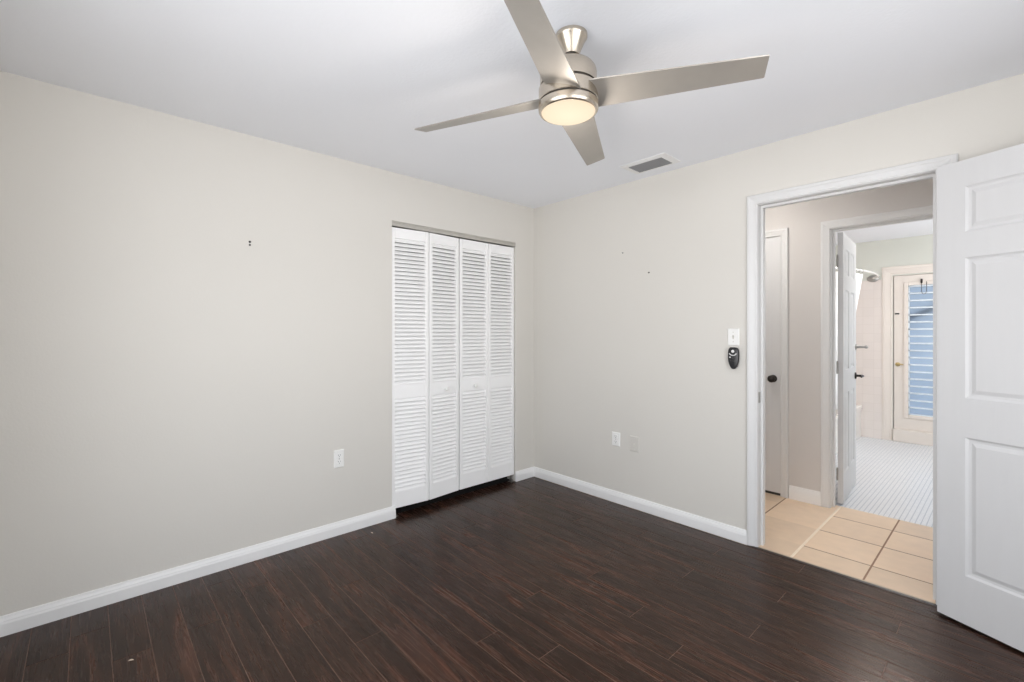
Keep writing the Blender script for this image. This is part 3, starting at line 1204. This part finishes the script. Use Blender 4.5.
added_flush_lamp('unseen opal glass lamp added on the hallway ceiling as fill', (1.45, .42, H), 38)
added_flush_lamp('unseen opal glass lamp added on the bathroom ceiling as fill', (2.15, 2.45, H), 64)


# ------------------------------------------------------------------ outlets, switch, remote
def plate(b, wd, h, t=.006):
    e = .004
    rows = [[(-wd / 2, 0, -h / 2), (wd / 2, 0, -h / 2), (wd / 2, 0, h / 2), (-wd / 2, 0, h / 2)],
            [(-wd / 2, -.0025, -h / 2), (wd / 2, -.0025, -h / 2), (wd / 2, -.0025, h / 2), (-wd / 2, -.0025, h / 2)],
            [(-wd / 2 + e, -t, -h / 2 + e), (wd / 2 - e, -t, -h / 2 + e), (wd / 2 - e, -t, h / 2 - e), (-wd / 2 + e, -t, h / 2 - e)]]
    b.loft(rows, close=True, caps=True)


def screw(root, z, mat):
    s = MB()
    s.lathe([(.0035, -.001), (.0035, .0014), (.002, .002)], 12, Matrix.Translation((0, -.006, z)) @ Matrix.Rotation(pi / 2, 4, 'X'))
    s.build('screw', mat, root, smooth=True)


def outlet(label, loc, rotz, wd=.070, h=.118):
    r = thing('wall_outlet', label, 'outlet', loc, rotz, group='white duplex wall outlets')
    b = MB()
    plate(b, wd, h)
    b.build('cover_plate', M['plastic'], r)
    for s in (-1, 1):
        k = MB()
        zc = s * .0205
        pts = []
        for a in range(24):
            t_ = 2 * pi * a / 24
            pts.append((max(-.0175, min(.0175, .0205 * cos(t_))), max(-.0145, min(.0145, .0175 * sin(t_))) + zc))
        k.loft([[(x, -.005, z) for x, z in pts], [(x, -.0078, z) for x, z in pts], [(x * .94, -.0088, zc + (z - zc) * .94) for x, z in pts]], close=True, caps=True)
        so = k.build('socket', M['plastic'], r)
        q_ = MB()
        q_.box(-.0075, -.0053, -.0092, -.0080, zc + .000, zc + .0085)
        q_.box(.0053, .0075, -.0092, -.0080, zc + .0005, zc + .008)
        q_.lathe([(.0026, 0), (.0026, .0012)], 12, Matrix.Translation((0, -.0080, zc - .0065)) @ Matrix.Rotation(pi / 2, 4, 'X'))
        q_.build('slot', M['slot'], so)
    screw(r, 0, M['steel'])
    return r


outlet('white duplex outlet low on the plain wall left of closet', (0, -1.802, .491), pi / 2, .066, .114)
outlet('white duplex outlet low on the doorway wall beside a greige plate', (.889, 0, .487), 0, .072, .106)

bp_ = thing('cable_plate', 'greige painted cable plate right of the white outlet', 'wall plate', (1.052, 0, .478))
b = MB()
plate(b, .078, .114)
b.build('cover_plate', M['plate_grey'], bp_)
b = MB()
b.lathe([(.0075, 0), (.0075, .004), (.0048, .0045), (.0048, .010)], 16, Matrix.Translation((0, -.006, -.004)) @ Matrix.Rotation(pi / 2, 4, 'X'))
b.build('cable_jack', M['plate_grey'], bp_, smooth=True)
screw(bp_, .042, M['plate_grey'])
screw(bp_, -.042, M['plate_grey'])

sw = thing('light_switch', 'white toggle light switch beside the doorway above a black remote', 'light switch', (1.767, 0, 1.281))
b = MB()
plate(b, .070, .108)
b.build('cover_plate', M['plastic'], sw)
b = MB()
b.box(-.005, .005, -.0075, -.005, -.012, .012)
b.box(-.0037, .0037, -.0175, -.006, -.004, .0035, mat=Matrix.Rotation(radians(-25), 4, 'X'))
b.build('toggle', M['plate_grey'], sw, bevel=.001)
screw(sw, .030, M['plate_grey'])
screw(sw, -.030, M['plate_grey'])

rm = thing('remote_control', 'black oval fan remote held on the wall below light switch', 'remote', (1.774, 0, 1.148))
# wall cradle
b = MB()
b.box(-.020, .020, -.009, -.0004, -.055, .040)
b.box(-.015, .015, -.013, -.0004, -.058, -.034)
b.build('wall_cradle', M['black'], rm, bevel=.003)


def remote_ring(k, y):
    pts = []
    for i in range(40):
        t_ = 2 * pi * i / 40
        c, s = cos(t_), sin(t_)
        e = .45 if s > 0 else .66
        x = math.copysign(abs(c) ** e, c)
        z = math.copysign(abs(s) ** e, s)
        wd = .033 if z > 0 else .033 - .013 * (abs(z) ** 1.6)
        pts.append((x * wd * k, y, z * .068 * (k if k > .5 else k)))
    return pts


b = MB()
b.loft([remote_ring(.92, -.010), remote_ring(1, -.013), remote_ring(1, -.022), remote_ring(.93, -.027), remote_ring(.6, -.030)], close=True, caps=True)
b.build('remote_body', M['black'], rm, smooth=True)


def button(x, z, r, depth=.004, sx=1.0):
    k = MB()
    k.lathe([(r, 0), (r, depth * .6), (r * .75, depth)], 20, Matrix.Translation((x, -.0285, z)) @ Matrix.Rotation(pi / 2, 4, 'X') @ Matrix.Diagonal((sx, 1, 1, 1)))
    return k.build('button', M['remote_grey'], rm, smooth=True)


button(0, .043, .0095)
k = MB()
pts = []
for i in range(13):
    a = radians(200 + 140 * i / 12)
    pts.append((.0225 * cos(a), -.0288, .038 + .0205 * sin(a)))
k.tube(pts, .0036, 8)
k.build('button_arc', M['remote_grey'], rm, smooth=True)
button(-.0165, .006, .0052)
for x, z in ((.001, .000), (.013, .006), (.001, -.016), (-.012, -.016), (.013, -.016)):
    k = MB()
    k.lathe([(.0038, 0), (.0038, .002), (.002, .003)], 14, Matrix.Translation((x, -.0295, z)) @ Matrix.Rotation(pi / 2, 4, 'X'))
    k.build('button', M['slot'], rm, smooth=True)


# ------------------------------------------------------------------ nail holes and crumbs
def nail(label, loc, ax, r=.0055):
    b = MB()
    mt = Matrix.Translation(loc) @ (Matrix.Rotation(pi / 2, 4, 'Y') if ax == 'x' else Matrix.Rotation(pi / 2, 4, 'X'))
    b.lathe([(r, -.0005), (r, .0018), (r * .7, .003), (r * .35, .010), (r * .5, .0105), (r * .45, .0118)], 14, mt)
    return tag(b.build('nail', M['hole'], smooth=True), label, 'nail', group='nails left in the bedroom walls')


nail('dark nail on the plain left wall, upper one of two', (0, -2.317, 1.829), 'x', .0065)
nail('dark nail on the plain left wall, lower one of two', (0, -2.317, 1.811), 'x', .0055)
nail('tiny nail high on the doorway wall, nearer the room corner', (.949, 0, 1.915), 'y', .004)
nail('small dark nail on the doorway wall, below and right of another', (1.171, 0, 1.745), 'y', .0055)


def crumb(label, loc, s, rot):
    b = MB()
    rows = []
    for i in range(6):
        f = i / 5
        r = max(.08, sin(pi * (f * .86 + .07))) * (.85 + .3 * random.random())
        rows.append([((f - .5) * 2.6 * s, r * s * .45 * cos(a * pi / 4) + .1 * s * sin(5 * f), max(.0003, r * s * .32 * (1 + sin(a * pi / 4)))) for a in range(8)])
    b.loft(rows, close=True, caps=True)
    return tag(b.build('crumb', M['crumb'], loc=loc, rotz=rot, smooth=True), label, 'crumb', group='crumbs on the bedroom floor')


crumb('pale wood crumb on the dark floor near the left baseboard', (.575, -2.874, .0003), .0075, radians(75))
crumb('tiny pale crumb on the dark floor in front of the closet', (.127, -1.635, .0003), .008, radians(20))
